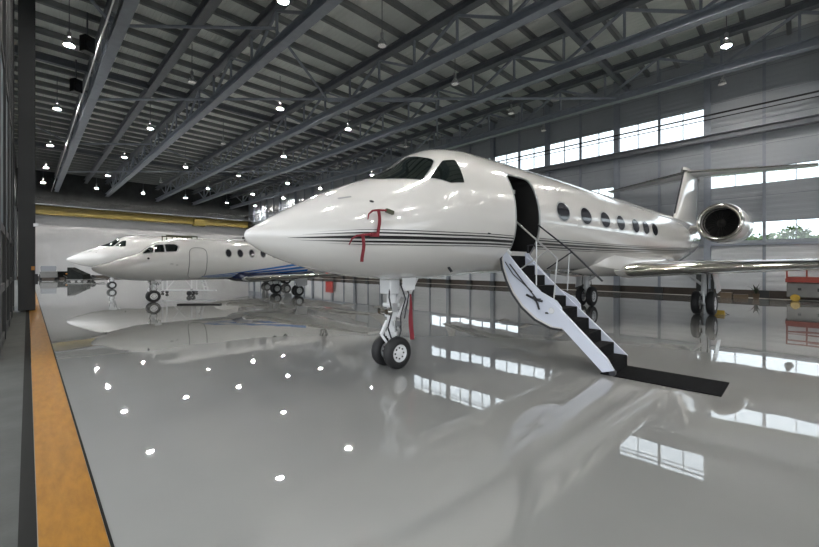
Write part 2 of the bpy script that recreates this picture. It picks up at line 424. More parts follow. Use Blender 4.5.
# ------------------------------------------------------------------ aircraft
def pchip(xs, ys):
    n = len(xs); h = [xs[i+1]-xs[i] for i in range(n-1)]; d = [(ys[i+1]-ys[i])/h[i] for i in range(n-1)]; mm = [0.]*n
    for i in range(1, n-1):
        if d[i-1]*d[i] > 0:
            a = 2*h[i]+h[i-1]; b = h[i]+2*h[i-1]; mm[i] = (a+b)/(a/d[i-1]+b/d[i])
    mm[0] = d[0]; mm[-1] = d[-1]
    def f(x):
        x = min(max(x, xs[0]), xs[-1]); i = 0
        while i < n-2 and x > xs[i+1]: i += 1
        t = (x-xs[i])/h[i]
        return (2*t**3-3*t**2+1)*ys[i]+(t**3-2*t**2+t)*h[i]*mm[i]+(-2*t**3+3*t**2)*ys[i+1]+(t**3-t**2)*h[i]*mm[i+1]
    return f

class Fus:
    def __init__(s, st):
        xs = [r[0] for r in st]; s.xs = xs
        s.zb, s.zt, s.w, s.zm = (pchip(xs, [r[k] for r in st]) for k in (1,2,3,4))
    def P(s, a, th):            # th from the crown (0) round the port side (positive)
        w, zm = s.w(a), s.zm(a); c = math.cos(th)
        return Vector((a, -w*math.sin(th), zm + ((s.zt(a)-zm) if c > 0 else (zm-s.zb(a)))*c))
    def N(s, a, th):
        e = .004; u = s.P(a+e, th)-s.P(a-e, th); v = s.P(a, th+e)-s.P(a, th-e); n = v.cross(u); n.normalize()
        p = s.P(a, th); c = Vector((a, 0, s.zm(a)))
        if n.dot(p-c) < 0: n = -n
        return n
    def th_of(s, a, z):
        zm = s.zm(a); R = (s.zt(a)-zm) if z > zm else (zm-s.zb(a))
        return math.acos(max(-1, min(1, (z-zm)/max(R, 1e-6))))
    def sz(s, a, z, off=.004): t = s.th_of(a, z); return s.P(a, t)+s.N(a, t)*off
    def st(s, a, t, off=.004): return s.P(a, t)+s.N(a, t)*off
    def mesh(s, rings, n=72):
        m = MB(); rr = []
        for a in rings: rr.append([s.P(a, 2*PI*k/n) for k in range(n)])
        m.rings(rr, True); return m

def rounded(poly, r, k=5):
    out = []; n = len(poly)
    for i in range(n):
        p, a, b = Vector(poly[i]), Vector(poly[i-1]), Vector(poly[(i+1) % n])
        la, lb = (a-p).length, (b-p).length
        q0 = p+(a-p)/la*min(r, la*.45); q1 = p+(b-p)/lb*min(r, lb*.45)
        for j in range(k+1):
            t = j/k; out.append(tuple(q0*(1-t)**2+p*2*t*(1-t)+q1*t*t))
    return out

def patch(poly, fn, du, dv, name, m, parent, both=True, port=True):
    """a decal sheet following the skin: polygon in (u,v), cut into a grid, mapped with fn"""
    bm = bmesh.new(); vs = [bm.verts.new((p[0], p[1], 0)) for p in poly]; bm.faces.new(vs)
    us = [p[0] for p in poly]; vv = [p[1] for p in poly]
    u = min(us)+du
    while u < max(us)-1e-6:
        bmesh.ops.bisect_plane(bm, geom=bm.verts[:]+bm.edges[:]+bm.faces[:], plane_co=(u,0,0), plane_no=(1,0,0)); u += du
    v = min(vv)+dv
    while v < max(vv)-1e-6:
        bmesh.ops.bisect_plane(bm, geom=bm.verts[:]+bm.edges[:]+bm.faces[:], plane_co=(0,v,0), plane_no=(0,1,0)); v += dv
    bm.verts.ensure_lookup_table()
    pts = [fn(p.co.x, p.co.y) for p in bm.verts]; bm.verts.index_update(); fs = [[q.index for q in f.verts] for f in bm.faces]; bm.free()
    sides = ([1] if port else []) + ([-1] if both else [])
    for sgn in sides:
        MB().add([(p.x, p.y*sgn, p.z) for p in pts], fs).build(name, m, parent, True)

def airfoil(c, t, n=9):
    up = []; lo = []
    for i in range(n+1):
        x = (1-math.cos(PI*i/n))/2
        y = 5*t*(.2969*math.sqrt(x)-.126*x-.3516*x*x+.2843*x**3-.1036*x**4)
        up.append((x*c, y*c)); lo.append((x*c, -y*c*.85))
    return up + lo[-2:0:-1]
def wingloft(secs, name, m, parent, vertical=False):
    """secs: (le_x, span, z, chord, thick)"""
    rr = []
    for (lx, sp, z, c, t) in secs:
        rr.append([((lx+px, sp, z+pz) if not vertical else (lx+px, z+pz, sp)) for px, pz in airfoil(c, t)])
    return MB().rings(rr, True).build(name, m, parent, True)
def slat(secs, name, m, parent, frac=.09, k=1.03):
    rr = []
    for (lx, sp, z, c, t) in secs:
        pts = [];
        for i in range(-8, 9):
            x = frac*(abs(i)/8)**1.6; sg = 1 if i >= 0 else -.85
            y = 5*t*(.2969*math.sqrt(x)-.126*x-.3516*x*x)*sg
            pts.append((lx+(x-.006)*c, sp, z+y*c*k))
        rr.append(pts)
    return MB().rings(rr, True).build(name, m, parent, True)

def wheel(parent, c, r, w, name='wheel'):
    x, y, z = c
    t = MB().lathe([(-w*.36,r*.52),(-w*.5,r*.62),(-w*.5,r*.82),(-w*.36,r*.955),(-w*.18,r),(w*.18,r),(w*.36,r*.955),(w*.5,r*.82),(w*.5,r*.62),(w*.36,r*.52),(-w*.36,r*.52)], c, 'y', 40, False).build('tyre', RUBBER, parent, True)
    h = MB().lathe([(-w*.38,0),(-w*.38,r*.14),(-w*.30,r*.2),(-w*.28,r*.46),(-w*.42,r*.55),(w*.42,r*.55),(w*.28,r*.46),(w*.30,r*.2),(w*.38,r*.14),(w*.38,0)], c, 'y', 32)
    nf = len(h.f)
    for k in range(8):
        a = 2*PI*k/8
        for sg in (-1, 1):
            h.lathe([(-.012,r*.055),(.012,r*.055)], Vector((x+math.cos(a)*r*.34, y+sg*w*.285, z+math.sin(a)*r*.34)), 'y', 8)
    o = h.build('wheel_hub', GEARW, parent, True); o.data.materials.append(BLACK)
    for p in o.data.polygons[nf:]: p.material_index = 1

def nose_gear(root, s, r, zt, tw=2, sep=.17):
    g = empty('nose_landing_gear', (s, 0, 0)); g.parent = root
    wd = r*.66
    for sy in ((-1, 1) if tw == 2 else (0,)): wheel(g, (0, sy*sep, r), r, wd)
    MB().tube([(0,-sep-.05,r),(0,sep+.05,r)], .045, 12).tube([(0,0,r),(.0,0,r+.28)], .05, 14).build('axle', STEELP, g, True)
    MB().tube([(0,0,r+.24),(.02,0,zt+.1)], [.075,.095], 18).lathe([(0,.11),(.07,.11)], (0,0,r+.28), 'z', 18).lathe([(0,.12),(.09,.12)], (.01,0,r+.62), 'z', 18).build('strut', GEARW, g, True)
    MB().beam((-.1,-.06,r+.12),(-.22,0,r+.32), .05,.04).beam((-.22,0,r+.32),(-.09,0,r+.55), .06,.04).build('torque_link', GEARW, g)
    MB().tube([(.08,-.1,r+.6),(.55,-.14,zt+.15)], .035, 10).tube([(.08,.1,r+.6),(.55,.14,zt+.15)], .035, 10).tube([(.3,-.14,(r+.6+zt)/2+.05),(.3,.14,(r+.6+zt)/2+.05)], .025, 8).build('drag_brace', GEARW, g, True)
    hp = lambda *p: p
    MB().tube([(-.1,-.1,zt),(-.16,-.14,zt-.25),(-.08,-.12,r+.7),(-.17,-.12,r+.45),(-.06,-.1,r+.2)], .014, 8).tube([(.1,-.12,zt),(.2,-.16,zt-.3),(.10,-.14,r+.62),(.14,-.1,r+.35),(.04,-.1,r+.12)], .014, 8).tube([(.22,-.1,zt),(.28,-.16,zt-.22),(.16,-.17,r+.58)], .012, 8).build('hydraulic_hose', HOSE, g, True)
    MB().lathe([(-.05,.0),(-.05,.05),(.02,.075),(.02,0)], (-.14,-.1,r+.72), 'x', 18).lathe([(-.05,.0),(-.05,.05),(.02,.075),(.02,0)], (-.14,.1,r+.72), 'x', 18).build('taxi_light', CHROME, g, True)
    MB().cbox((.05,-.1,r+.5), (.16,.05,.09)).cbox((-.02,-.11,r+.78), (.12,.06,.14)).cbox((.12,.0,r+.42), (.1,.2,.06)).build('steering_unit', STEELP, g, bevel=.01)
    for sg in (-1, 1):
        pl = [(.0,zt+.08),(.3,zt+.08),(.27,zt-.13),(.05,zt-.15),(.0,zt-.07)]
        MB().prism(pl, 'y', sg*.30, sg*.325).build('gear_door', GEARW, g)
    MB().cbox((-.03,0,zt-.08), (.22,.3,.26)).build('trunnion', GEARW, g, bevel=.02); MB().cbox((.0,.0,r+.82), (.2,.26,.07)).build('steering_collar', GEARW, g, bevel=.02)
    return g

def main_gear(root, s, y, r, zt, sep=.2):
    g = empty('main_landing_gear', (s, y, 0)); g.parent = root
    sg = -1 if y < 0 else 1; dh = (zt-r)*.62
    for k in (-1, 1): wheel(g, (0, k*sep, r), r, r*.55)
    MB().tube([(0,-sep-.05,r),(0,sep+.05,r)], .06, 12).tube([(0,0,r),(0,0,r+.35)], .065, 14).build('axle', STEELP, g, True)
    MB().tube([(0,0,r+.25),(0,sg*.05,zt)], [.1,.13], 18).lathe([(0,.15),(.08,.15)], (0,0,r+.33), 'z', 18).build('strut', GEARW, g, True)
    MB().beam((.1,0,r+.1),(.3,0,r+.35), .09,.05).beam((.3,0,r+.35),(.12,0,r+.62), .09,.05).build('torque_link', GEARW, g)
    MB().tube([(0,0,r+.6),(0,-sg*.75,zt+.05)], .05, 12).build('side_brace', GEARW, g, True)
    MB().tube([(-.12,sg*.1,zt),(-.16,sg*.13,r+.6),(-.1,sg*.1,r+.1)], .018, 8).tube([(.12,-sg*.1,zt),(.17,-sg*.13,r+.5),(.08,-sg*.1,r+.1)], .018, 8).build('brake_hose', HOSE, g, True)
    MB().add([(-.35,sg*.30,zt),(.45,sg*.30,zt),(.40,sg*.42,zt-dh),(-.2,sg*.42,zt-dh*1.1),(-.35,sg*.27,zt),(.45,sg*.27,zt),(.40,sg*.39,zt-dh),(-.2,sg*.39,zt-dh*1.1)],
             [(0,1,2,3),(7,6,5,4),(0,4,5,1),(1,5,6,2),(2,6,7,3),(3,7,4,0)]).build('gear_door', GEARW, g)
    return g

def engine(root, s, y, z, r, L, fus_y, paint):
    e = empty('engine_nacelle', (s, y, z)); e.parent = root
    prof = [(.10*r,.99*r),(.5*r,1.05*r),(L*.3,1.08*r),(L*.6,1.02*r),(L*.85,.82*r),(L,.66*r),(L,.6*r),(L*.8,.62*r),(L*.5,.7*r),(.5*r,.74*r),(.12*r,.78*r)]
    MB().lathe(prof, (0,0,0), 'x', 48, False).build('cowling', paint, e, True)
    lip = [(.14*r,1.002*r),(.06*r,.965*r),(.015*r,.93*r),(0,.89*r),(.015*r,.85*r),(.07*r,.80*r),(.22*r,.772*r),(.5*r,.735*r),(.5*r,.70*r),(.05*r,.86*r)]
    MB().lathe([(.20*r,1.012*r)]+lip[:-2]+[(.22*r,.80*r),(.1*r,.9*r)], (0,0,0), 'x', 48, False).build('intake_lip', CHROME, e, True)
    fb = MB()
    for k in range(22):
        a = 2*PI*k/22; ca, sa = math.cos(a), math.sin(a); cb, sb = math.cos(a+.2), math.sin(a+.2)
        fb.add([(.62*r, ca*.2*r, sa*.2*r),(.75*r, cb*.2*r, sb*.2*r),(.8*r, math.cos(a+.26)*.73*r, math.sin(a+.26)*.73*r),(.6*r, ca*.73*r, sa*.73*r)], [(0,1,2,3)])
    fb.build('fan_blades', INTER, e)
    MB().lathe([(.85*r,.0),(.85*r,.74*r),(.87*r,.74*r),(.87*r,0)], (0,0,0), 'x', 32).build('fan_disc', INTER, e)
    MB().lathe([(.35*r,.0),(.4*r,.05*r),(.55*r,.15*r),(.7*r,.22*r),(.7*r,0)], (0,0,0), 'x', 24).build('spinner', INTER, e, True)
    MB().lathe([(L*.8,.0),(L*.8,.55*r),(L*1.06,.42*r),(L*1.12,.3*r),(L*1.2,0)], (0,0,0), 'x', 24).build('exhaust_cone', STEELP, e, True)
    sg = -1 if y < 0 else 1
    lo, hi = sorted((sg*fus_y, y-sg*.85*r))
    wingloft([(s+.28*L, lo, z-.05, L*.62, .10), (s+.28*L, hi, z-.05, L*.62, .10)], 'engine_pylon', paint, root)

# ---- the large jet
GVST = [(0,2.2,2.2,0.001,2.2),(.02,2.14,2.255,.055,2.2),(.1,2.07,2.31,.13,2.2),(.3,1.96,2.44,.27,2.2),(.7,1.81,2.67,.48,2.22),(1.2,1.69,2.93,.71,2.28),(1.8,1.6,3.18,.92,2.36),(2.25,1.56,3.37,1.03,2.45),(2.5,1.54,3.5,1.07,2.5),(2.9,1.54,3.79,1.12,2.6),(3.35,1.54,3.99,1.17,2.7),(4.0,1.58,4.09,1.19,2.76),(4.8,1.62,4.1,1.2,2.8),(17,1.62,4.05,1.2,2.8),(20,1.95,4.0,1.0,2.95),(22.6,2.5,3.88,.66,3.15),(24.9,3.2,3.62,.1,3.42)]
def stripe_poly(s0, s1, zc, hw, taper=0., step=.25):
    n = max(2, int((s1-s0)/step)); up = []; lo = []
    for i in range(n+1):
        s = s0+(s1-s0)*i/n; h = hw*min(1, (s-s0)/taper+.05) if taper else hw
        up.append((s, zc(s)+h)); lo.append((s, zc(s)-h))
    return up+lo[::-1]

def big_jet(root, open_door=True, stripes=True, windows7=True):
    F_ = Fus(GVST)
    rings = [.0,.02,.05,.1,.17,.25,.35,.5,.65,.85,1.05,1.25,1.5,1.75,2.0,2.15,2.3,2.45,2.6,2.75,2.9,3.05,3.2,3.35,3.6,3.85,4.1,4.4,4.8,5.2,5.6,6,7,8,9,10,11,12,13,14,15,16,17,17.7,18.4,19.1,19.8,20.5,21.2,22,22.8,23.6,24.3,24.7,24.9]
    fus = F_.mesh(rings, 80).build('fuselage', WHITE, root, True)
    if open_door:
        # the doorway: cut the shell, the pocket behind it is painted near-black as unlit depth
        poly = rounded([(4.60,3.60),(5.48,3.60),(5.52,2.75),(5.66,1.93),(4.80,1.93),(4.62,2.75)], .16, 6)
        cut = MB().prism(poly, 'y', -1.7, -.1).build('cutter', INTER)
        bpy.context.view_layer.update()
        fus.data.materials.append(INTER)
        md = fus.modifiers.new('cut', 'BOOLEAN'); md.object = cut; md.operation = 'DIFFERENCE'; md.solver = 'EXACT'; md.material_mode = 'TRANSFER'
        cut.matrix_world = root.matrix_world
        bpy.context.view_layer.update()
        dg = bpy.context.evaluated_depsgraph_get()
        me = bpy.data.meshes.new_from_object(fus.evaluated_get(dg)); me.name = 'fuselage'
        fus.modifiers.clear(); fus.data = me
        bpy.data.objects.remove(cut)
        # frame round the doorway
        pts = rounded([(4.60,3.60),(5.48,3.60),(5.52,2.75),(5.66,1.93),(4.80,1.93),(4.62,2.75)], .16, 6)
        dense = []
        for i in range(len(pts)):
            a, b = Vector(pts[i-1]), Vector(pts[i]); k = max(1, int((b-a).length/.08))
            for j in range(k): dense.append(a+(b-a)*j/k)
        path = [F_.sz(p[0], p[1], -.012) for p in dense]; path.append(path[0])
        MB().tube(path, .022, 8, False).build('door_seal', FRAME, root, True)
        lit = MB().box((4.75,-.75,3.3),(5.3,-.4,3.38)); lit.build('ceiling_panel', FRAME, root)
    # cockpit glazing
    D = math.radians
    ws = [(1.84,D(4)),(2.80,D(4)),(2.86,D(24)),(2.93,D(32)),(2.93,D(36)),(2.80,D(41)),(2.52,D(48)),(2.36,D(42)),(2.10,D(31)),(1.95,D(25))]
    sw = [(2.66,D(51)),(3.07,D(40)),(3.32,D(43)),(3.25,D(66.5)),(2.97,D(63.5))]
    def grow(p, k): c = Vector((sum(a for a, b in p)/len(p), sum(b for a, b in p)/len(p))); return [tuple(c+(Vector(q)-c)*k) for q in p]
    patch(rounded(grow(ws, 1.06), .05), lambda a, t: F_.st(a, t, .004), .08, .08, 'windshield_frame', FRAME, root)
    patch(rounded(ws, .035), lambda a, t: F_.st(a, t, .009), .08, .08, 'windshield', PANE, root)
    patch(rounded(grow(sw, 1.05), .04), lambda a, t: F_.st(a, t, .004), .08, .08, 'side_window_frame', FRAME, root)
    patch(rounded(sw, .03), lambda a, t: F_.st(a, t, .009), .08, .08, 'cockpit_side_window', PANE, root)
    # cabin windows
    for s in (6.56, 7.74, 8.92, 10.02, 11.25, 12.2, 13.12):
        el = [(s+.33*math.cos(2*PI*k/28), 3.0+.235*math.sin(2*PI*k/28)) for k in range(28)]
        e2 = [(s+.29*math.cos(2*PI*k/28), 3.0+.2*math.sin(2*PI*k/28)) for k in range(28)]
        patch(el, lambda a, z: F_.sz(a, z, .003), .15, .12, 'window_surround', FRAME, root)
        patch(e2, lambda a, z: F_.sz(a, z, .007), .15, .12, 'cabin_window', CPANE, root)
    if stripes:
        zc0 = pchip([0,.5,1.35,2.7,4.2,7.5,12,20,26], [2.15,2.17,2.2,2.225,2.255,2.26,2.3,2.5,2.9])
        for dz, hw, s0 in ((.105,.006,.8),(.062,.012,.62),(-.002,.024,.45),(-.066,.014,.6),(-.11,.006,.9)):
            zc = lambda s, dz=dz: zc0(s)+dz*min(1, .35+s/2.2)
            patch(stripe_poly(s0, 4.74, zc, hw, .9), lambda a, z: F_.sz(a, z, .004), .2, .5, 'cheatline', BLACK, root, both=False)
            patch(stripe_poly(5.64, 21, zc, hw), lambda a, z: F_.sz(a, z, .004), .4, .5, 'cheatline', BLACK, root, both=False)
            patch(stripe_poly(s0, 21, zc, hw, .9), lambda a, z: F_.sz(a, z, .004), .4, .5, 'cheatline', BLACK, root, both=True, port=False)
    # small probes and ports
    def blade(s, z, l, h, m=HOSE):
        p = F_.sz(s, z, 0); n = F_.N(s, F_.th_of(s, z))
        MB().beam(p, p+n*h+Vector((l*.4,0,0)), l, .02, n.cross(Vector((1,0,0)))).build('probe', m, root)
    for (s, z, r) in ((1.57,2.73,.02),):
        patch([(s+r*1.6*math.cos(k*PI/6), z+r*math.sin(k*PI/6)) for k in range(12)], lambda a, zz: F_.sz(a, zz, .005), .1, .1, 'static_port', BLACK, root, both=False)
    patch(rounded([(1.16,2.745),(1.34,2.785),(1.34,2.81),(1.16,2.77)], .01), lambda a, zz: F_.sz(a, zz, .005), .1, .1, 'access_latch', FRAME, root, both=False)
    blade(3.28, 1.76, .05, .10); blade(3.85, 2.37, .03, .05)
    # wings
    for sg in (-1, 1):
        sec = [(10.3, sg*.9, 1.62, 5.6, .10),(10.95, sg*1.9, 1.68, 4.9, .10),(13.6, sg*6.2, 1.86, 3.0, .095),(17.2, sg*12.4, 2.15, 1.4, .09)]
        wingloft(sec, 'wing', WHITE, root)
        s2 = [(10.42, sg*1.16, 1.635, 5.45, .10)]+sec[1:]
        slat(s2, 'leading_edge', CHROME, root)
        wingloft([(17.25, sg*12.3, 2.15, 1.4, .08),(18.0, sg*12.75, 2.7, .95, .07),(18.55, sg*12.95, 3.4, .5, .06)], 'winglet', WHITE, root)
        for q in (4.2, 7.2, 9.8):
            lx = 12.3+q*.6; MB().tube([(lx+1.6, sg*q, 1.63+q*.035), (lx+2.3, sg*q, 1.58+q*.035), (lx+3.1, sg*q, 1.66+q*.035)], [.03,.13,.02], 10).build('flap_fairing', WHITE, root, True)
    MB().rings([[(s, y*w, z) for y, z in ((0,zb),(.6,zb+.03),(.95,zb+.2),(1,zb+.42),(.95,zb+.6),(-.95,zb+.6),(-1,zb+.42),(-.95,zb+.2),(-.6,zb+.03))] for s, w, zb in ((8.9,.2,1.66),(9.3,.55,1.6),(9.8,.88,1.53),(10.4,1.08,1.47),(11.2,1.18,1.42),(14,1.22,1.4),(16.2,1.05,1.46),(17.4,.3,1.62))], True).build('belly_fairing', WHITE, root, True)
    # tail
    wingloft([(18.9, 3.8, 0, 6.2, .05),(20.0, 3.95, 0, 5.3, .075),(20.6, 4.4, 0, 4.6, .085),(22.35, 6.65, 0, 3.3, .09)], 'vertical_fin', WHITE, root, True)
    wingloft([(21.98, 6.72, 0, 3.9, .1), (22.1, 6.88, 0, 3.5, .09)], 'fin_cap', WHITE, root, True)
    slat_pts = []
    MB().beam((20.50, 0, 4.35), (22.26, 0, 6.7), .035, .11, (1,0,0)).build('fin_boot', HOSE, root)
    for sg in (-1, 1):
        tp = [(22.5, sg*.03, 6.70, 2.6, .09),(24.85, sg*4.75, 6.63, 1.0, .085)]
        wingloft(tp, 'tailplane', WHITE, root); slat(tp, 'tailplane_edge', CHROME, root, .07)
    for y in (-2.1, 2.1): engine(root, 18.1, y, 3.55, .78, 4.4, .8, WHITE)
    return F_

jet = empty('business_jet', (2.05, 5.2, 0), math.radians(-2.5), 'large white business jet with open airstair door and thin black side stripes', 'airplane')
bpy.context.view_layer.update()
JF = big_jet(jet, True)
nose_gear(jet, 2.53, .275, 1.5, 2, .17)
for y in (-2.1, 2.1): main_gear(jet, 15.45, y, .43, 1.62, .22)
JM = jet.matrix_world.copy(); JI = JM.inverted()
def loc(p): return JI @ Vector(p)
F2 = (math.cos(AZ), math.sin(AZ)); R2 = (math.sin(AZ), -math.cos(AZ))

# airstair (hinged to the jet's sill)
st = empty('airstair', loc((6.72, 4.15, 1.95))); st.parent = jet
bpy.context.view_layer.update()
SI = (JM @ Matrix.Translation(st.location)).inverted()
def sl(mb):
    mb.v = [tuple(SI @ Vector(p)) for p in mb.v]; return mb
XA, XB = 6.76, 7.50
N = 10; nose0 = (4.09, 1.99); run, rise = .2175, .197
for k in range(N):
    yk, zk = nose0[0]-run*k, nose0[1]-rise*k
    s_ = MB().box((XA+.02, yk, zk-.035), (XB, yk+run+.03, zk)).box((XA+.02, yk+.0, zk-rise), (XB, yk+.02, zk-.035))
    # side cheek of the step
    s_.add([(XA+.012,yk,zk),(XA+.012,yk+run,zk),(XA+.012,yk,zk-rise),(XA+.03,yk,zk),(XA+.03,yk+run,zk),(XA+.03,yk,zk-rise)],
           [(0,1,2),(5,4,3),(0,3,4,1),(1,4,5,2),(2,5,3,0)])
    sl(s_).build('step', CARPET, st)
def band(x0, x1, pts): return MB().prism(pts, 'x', x0, x1)
yb, zb = nose0[0]-run*(N-1), nose0[1]-rise*(N-1)
# near stringer (straight lower half), far stringer panel with the white triangles
sl(band(6.680, 6.745, [(2.10,.10),(2.20,.27),(3.0,1.04),(3.2,1.16),(3.24,.98),(2.27,.045)])).build('stringer', STAIRW, st)
sl(band(XB, XB+.045, [(yb+.0,zb-.01),(nose0[0]-.02,nose0[1]-.01),(4.25,1.98),(4.2,1.75),(yb+.08,zb-.19)])).build('stringer', STAIRW, st)
fs_ = MB()
# crescent side plate = the door leaf's edge
def pix(px, py, X):
    q = (px-409.5)/FPX; Y = X*(R2[0]-q*F2[0])/(q*F2[1]-R2[1]); d = F2[0]*X+F2[1]*Y
    return (Y, H-(py-265)/FPX*d)
CRES_O = [(4.13,2.05),(4.17,1.93),(4.14,1.75),(4.05,1.5),(3.92,1.25),(3.72,1.0),(3.45,.79),(3.15,.67),(2.93,.66)]
CRES_I = [(2.94,.86),(2.96,1.05),(3.05,1.16),(3.35,1.31),(3.55,1.5),(3.8,1.76),(3.95,1.93),(4.05,2.06)]
CRES = CRES_O + CRES_I
sl(band(6.70, 6.735, CRES)).build('door_side_plate', STAIRW, st)
sl(band(7.53, 7.565, CRES)).build('door_side_plate', STAIRW, st)
# outer skin of the door, seen from below, with a dark edge seal
sk = MB(); n_ = len(CRES_O)
sk.rings([[(6.69, y-.0, z) for y, z in CRES_O] + [(6.69, y-.035, z+.03) for y, z in CRES_O[::-1]], [(7.575, y, z) for y, z in CRES_O] + [(7.575, y-.035, z+.03) for y, z in CRES_O[::-1]]], True)
sl(sk).build('door_skin', WHITE, st)
sl(MB().tube([(6.684, y+.006, z-.006) for y, z in CRES_O], .022, 8)).build('edge_seal', HOSE, st, True)
# mechanism on the near plate
mech = MB()
mech.tube([(6.69,3.98,1.82),(6.68,3.75,1.55),(6.68,3.42,1.18)], .012, 8).tube([(6.69,4.08,1.86),(6.68,3.9,1.62),(6.68,3.5,1.3)], .009, 8)
mech.tube([(6.68,3.62,1.24),(6.67,3.42,1.16),(6.67,3.30,1.14)], .022, 8).tube([(6.68,3.48,1.22),(6.67,3.40,1.10),(6.67,3.36,.98)], .018, 8).cbox((6.685,3.4,1.16),(.03,.12,.05)).cbox((6.685,3.22,.93),(.03,.05,.03))
sl(mech).build('latch_linkage', HOSE, st, True)
sl(MB().lathe([(-.008,.0),(-.008,.05),(.0,.055),(.004,.055),(.004,0)], (6.676,3.13,.98), 'x', 24)).build('hinge_cap', STEELP, st, True)
sl(MB().tube([(6.72,4.16,1.95),(6.72,4.18,2.09),(6.72,4.10,2.15),(6.72,3.98,2.02)], .035, 10)).build('hinge_arm', GEARW, st, True)
# handrails
def rail(pts, nm='handrail', r=.017, m_=STEELP): sl(MB().tube(pts, r, 10)).build(nm, m_, st, True)
rail([(6.74,3.87,2.64),(6.74,3.05,1.92)]); rail([(7.52,3.82,2.64),(7.52,3.16,2.10),(7.52,2.55,1.50)], m_=HOSE)
rail([(6.74,3.05,1.92),(6.74,3.12,1.12)], 'rail_post', .012); rail([(6.74,3.45,2.27),(6.74,3.45,1.42)], 'rail_post', .012)
rail([(7.52,3.16,2.1),(7.52,3.2,1.3)], 'rail_post', .010)
rail([(6.74,3.78,1.72),(6.74,3.22,2.07)], 'rail_brace', .013); rail([(7.52,3.62,1.72),(7.52,3.1,2.06)], 'rail_brace', .013, HOSE)
rail([(7.45,4.0,2.05),(7.40,3.98,2.2),(7.42,3.85,2.22),(7.45,3.8,2.12)], 'grab_handle', .018, HOSE)
sl(MB().tube([(6.70,2.13,.055),(6.78,2.13,.055)], .05, 14)).build('foot_roller', HOSE, st)

# mat at the foot of the stair
mt = MB().box((6.71,.75,.003),(7.57,2.0,.018)).box((6.71,2.0,.003),(7.57,2.31,.018)).build('entrance_mat', CARPET)
tag(mt, 'long black carpet mat lying on the floor at the foot of the airstair', 'mat')

# pitot covers with red streamers
for (s, z, lab) in ((1.62, 2.56, 'upper'), (1.38, 2.235, 'lower')):
    p = [JF.sz(s+a, z+b, o_) for a, b, o_ in ((-.19,-.13,.07),(-.17,-.06,.085),(-.11,-.015,.09),(-.02,.0,.09),(.09,.005,.08))]
    t = empty('pitot_cover', JM @ p[3], 0, 'red pitot cover with hanging streamer, %s of two on the large jet nose' % lab, 'pitot cover')
    bpy.context.view_layer.update(); I = Matrix.Translation(-(JM @ p[3])) @ JM
    a = MB().tube(p, [.008,.012,.015,.016,.016], 10); a.v = [tuple(I @ Vector(q)) for q in a.v]; a.build('sleeve', RED, t, True)
    q0 = JF.sz(s+.08, z+.005, .085); q1 = JF.sz(s+.2, z+.0, .02)
    b = MB().beam(q0, q1, .045, .055); b.v = [tuple(I @ Vector(q)) for q in b.v]; b.build('mounting_cuff', OLIVE if lab == 'upper' else RED, t)
    top = JF.sz(s-.03, z-.01, .085); n = JF.N(s, JF.th_of(s, z)); al = Vector((1,0,0))
    rows = []
    for k in range(9):
        f_ = k/8; pt = top + Vector((.01*math.sin(f_*5), -.012*math.sin(f_*4), -.37*f_))
        rows.append([pt-al*.027, pt+al*.027, pt+al*.027-Vector((0,.006,0)), pt-al*.027-Vector((0,.006,0))])
    c = MB().rings(rows, True); c.v = [tuple(I @ Vector(q)) for q in c.v]; c.build('streamer', RED, t)
# red flag on the nose leg
fl = MB(); rows = []
base = JM @ Vector((2.84, -.17, 1.28))
for k in range(12):
    f_ = k/11; w_ = .012+.022*min(1, f_*1.8)
    pt = Vector((.03*f_+.012*math.sin(f_*7), .01*math.sin(f_*5), -.82*f_))
    rows.append([pt+Vector((-w_,w_*.6,0)), pt+Vector((w_,-w_*.6,0)), pt+Vector((w_+.004,-w_*.6+.006,0)), pt+Vector((-w_+.004,w_*.6+.006,0))])
t = empty('warning_streamer', base, 0, 'long red warning streamer hanging from the nose landing gear of the large jet', 'streamer')
fl.rings(rows, True).build('ribbon', RED, t)
MB().tube([(0,0,0),(-.03,.02,.06),(.0,.03,.10)], .008, 8).build('pin_ring', STEELP, t, True)
# yellow chocks by the near main wheel
for i, (a, lab) in enumerate(((.62,'behind'),)):
    p = JM @ Vector((15.45+a, -2.35, 0))
    t = empty('wheel_chock', p, JM.to_euler().z, 'yellow wedge chock on the floor %s the near main wheels of the large jet' % lab, 'chock')
    sg = 1 if a > 0 else -1
    MB().prism([(-.09*sg,.0),(.15*sg,.0),(.12*sg,.05),(-.04*sg,.15)], 'y', -.24, .1).build('wedge', YELP, t)
    MB().tube([(.06*sg,-.2,.09),(.10*sg,-.30,.012),(.05*sg,-.36,.012)], .009, 8).build('rope', HOSE, t)

# ---- second jet with blue sweep
HST = [(0,1.65,1.65,.001,1.65),(.03,1.58,1.71,.06,1.65),(.15,1.48,1.77,.16,1.63),(.4,1.35,1.85,.31,1.62),(.8,1.2,2.0,.5,1.65),(1.2,1.12,2.17,.65,1.72),(1.7,1.06,2.36,.79,1.8),(2.1,1.04,2.68,.87,1.9),(2.6,1.03,2.96,.92,2.0),(3.3,1.03,3.11,.96,2.1),(4.2,1.03,3.14,.97,2.12),(10.5,1.03,3.12,.97,2.12),(12.5,1.45,3.08,.75,2.3),(14.5,2.1,2.95,.36,2.5),(15.4,2.4,2.75,.08,2.58)]
hj = empty('business_jet', (2.0, 22., 0), 0, 'midsize white business jet with blue and navy sweep stripes behind the large jet nose', 'airplane')
HF = Fus(HST)
HF.mesh([0,.03,.08,.15,.25,.4,.6,.8,1,1.2,1.45,1.7,1.85,2,2.1,2.25,2.4,2.6,2.9,3.3,3.8,4.2,5,6,7,8,9,10,10.5,11,11.5,12,12.5,13,13.5,14,14.5,15,15.4], 64).build('fuselage', HWHITE, hj, True)
hz = lambda o_: (lambda a, z: HF.sz(a, z, o_))
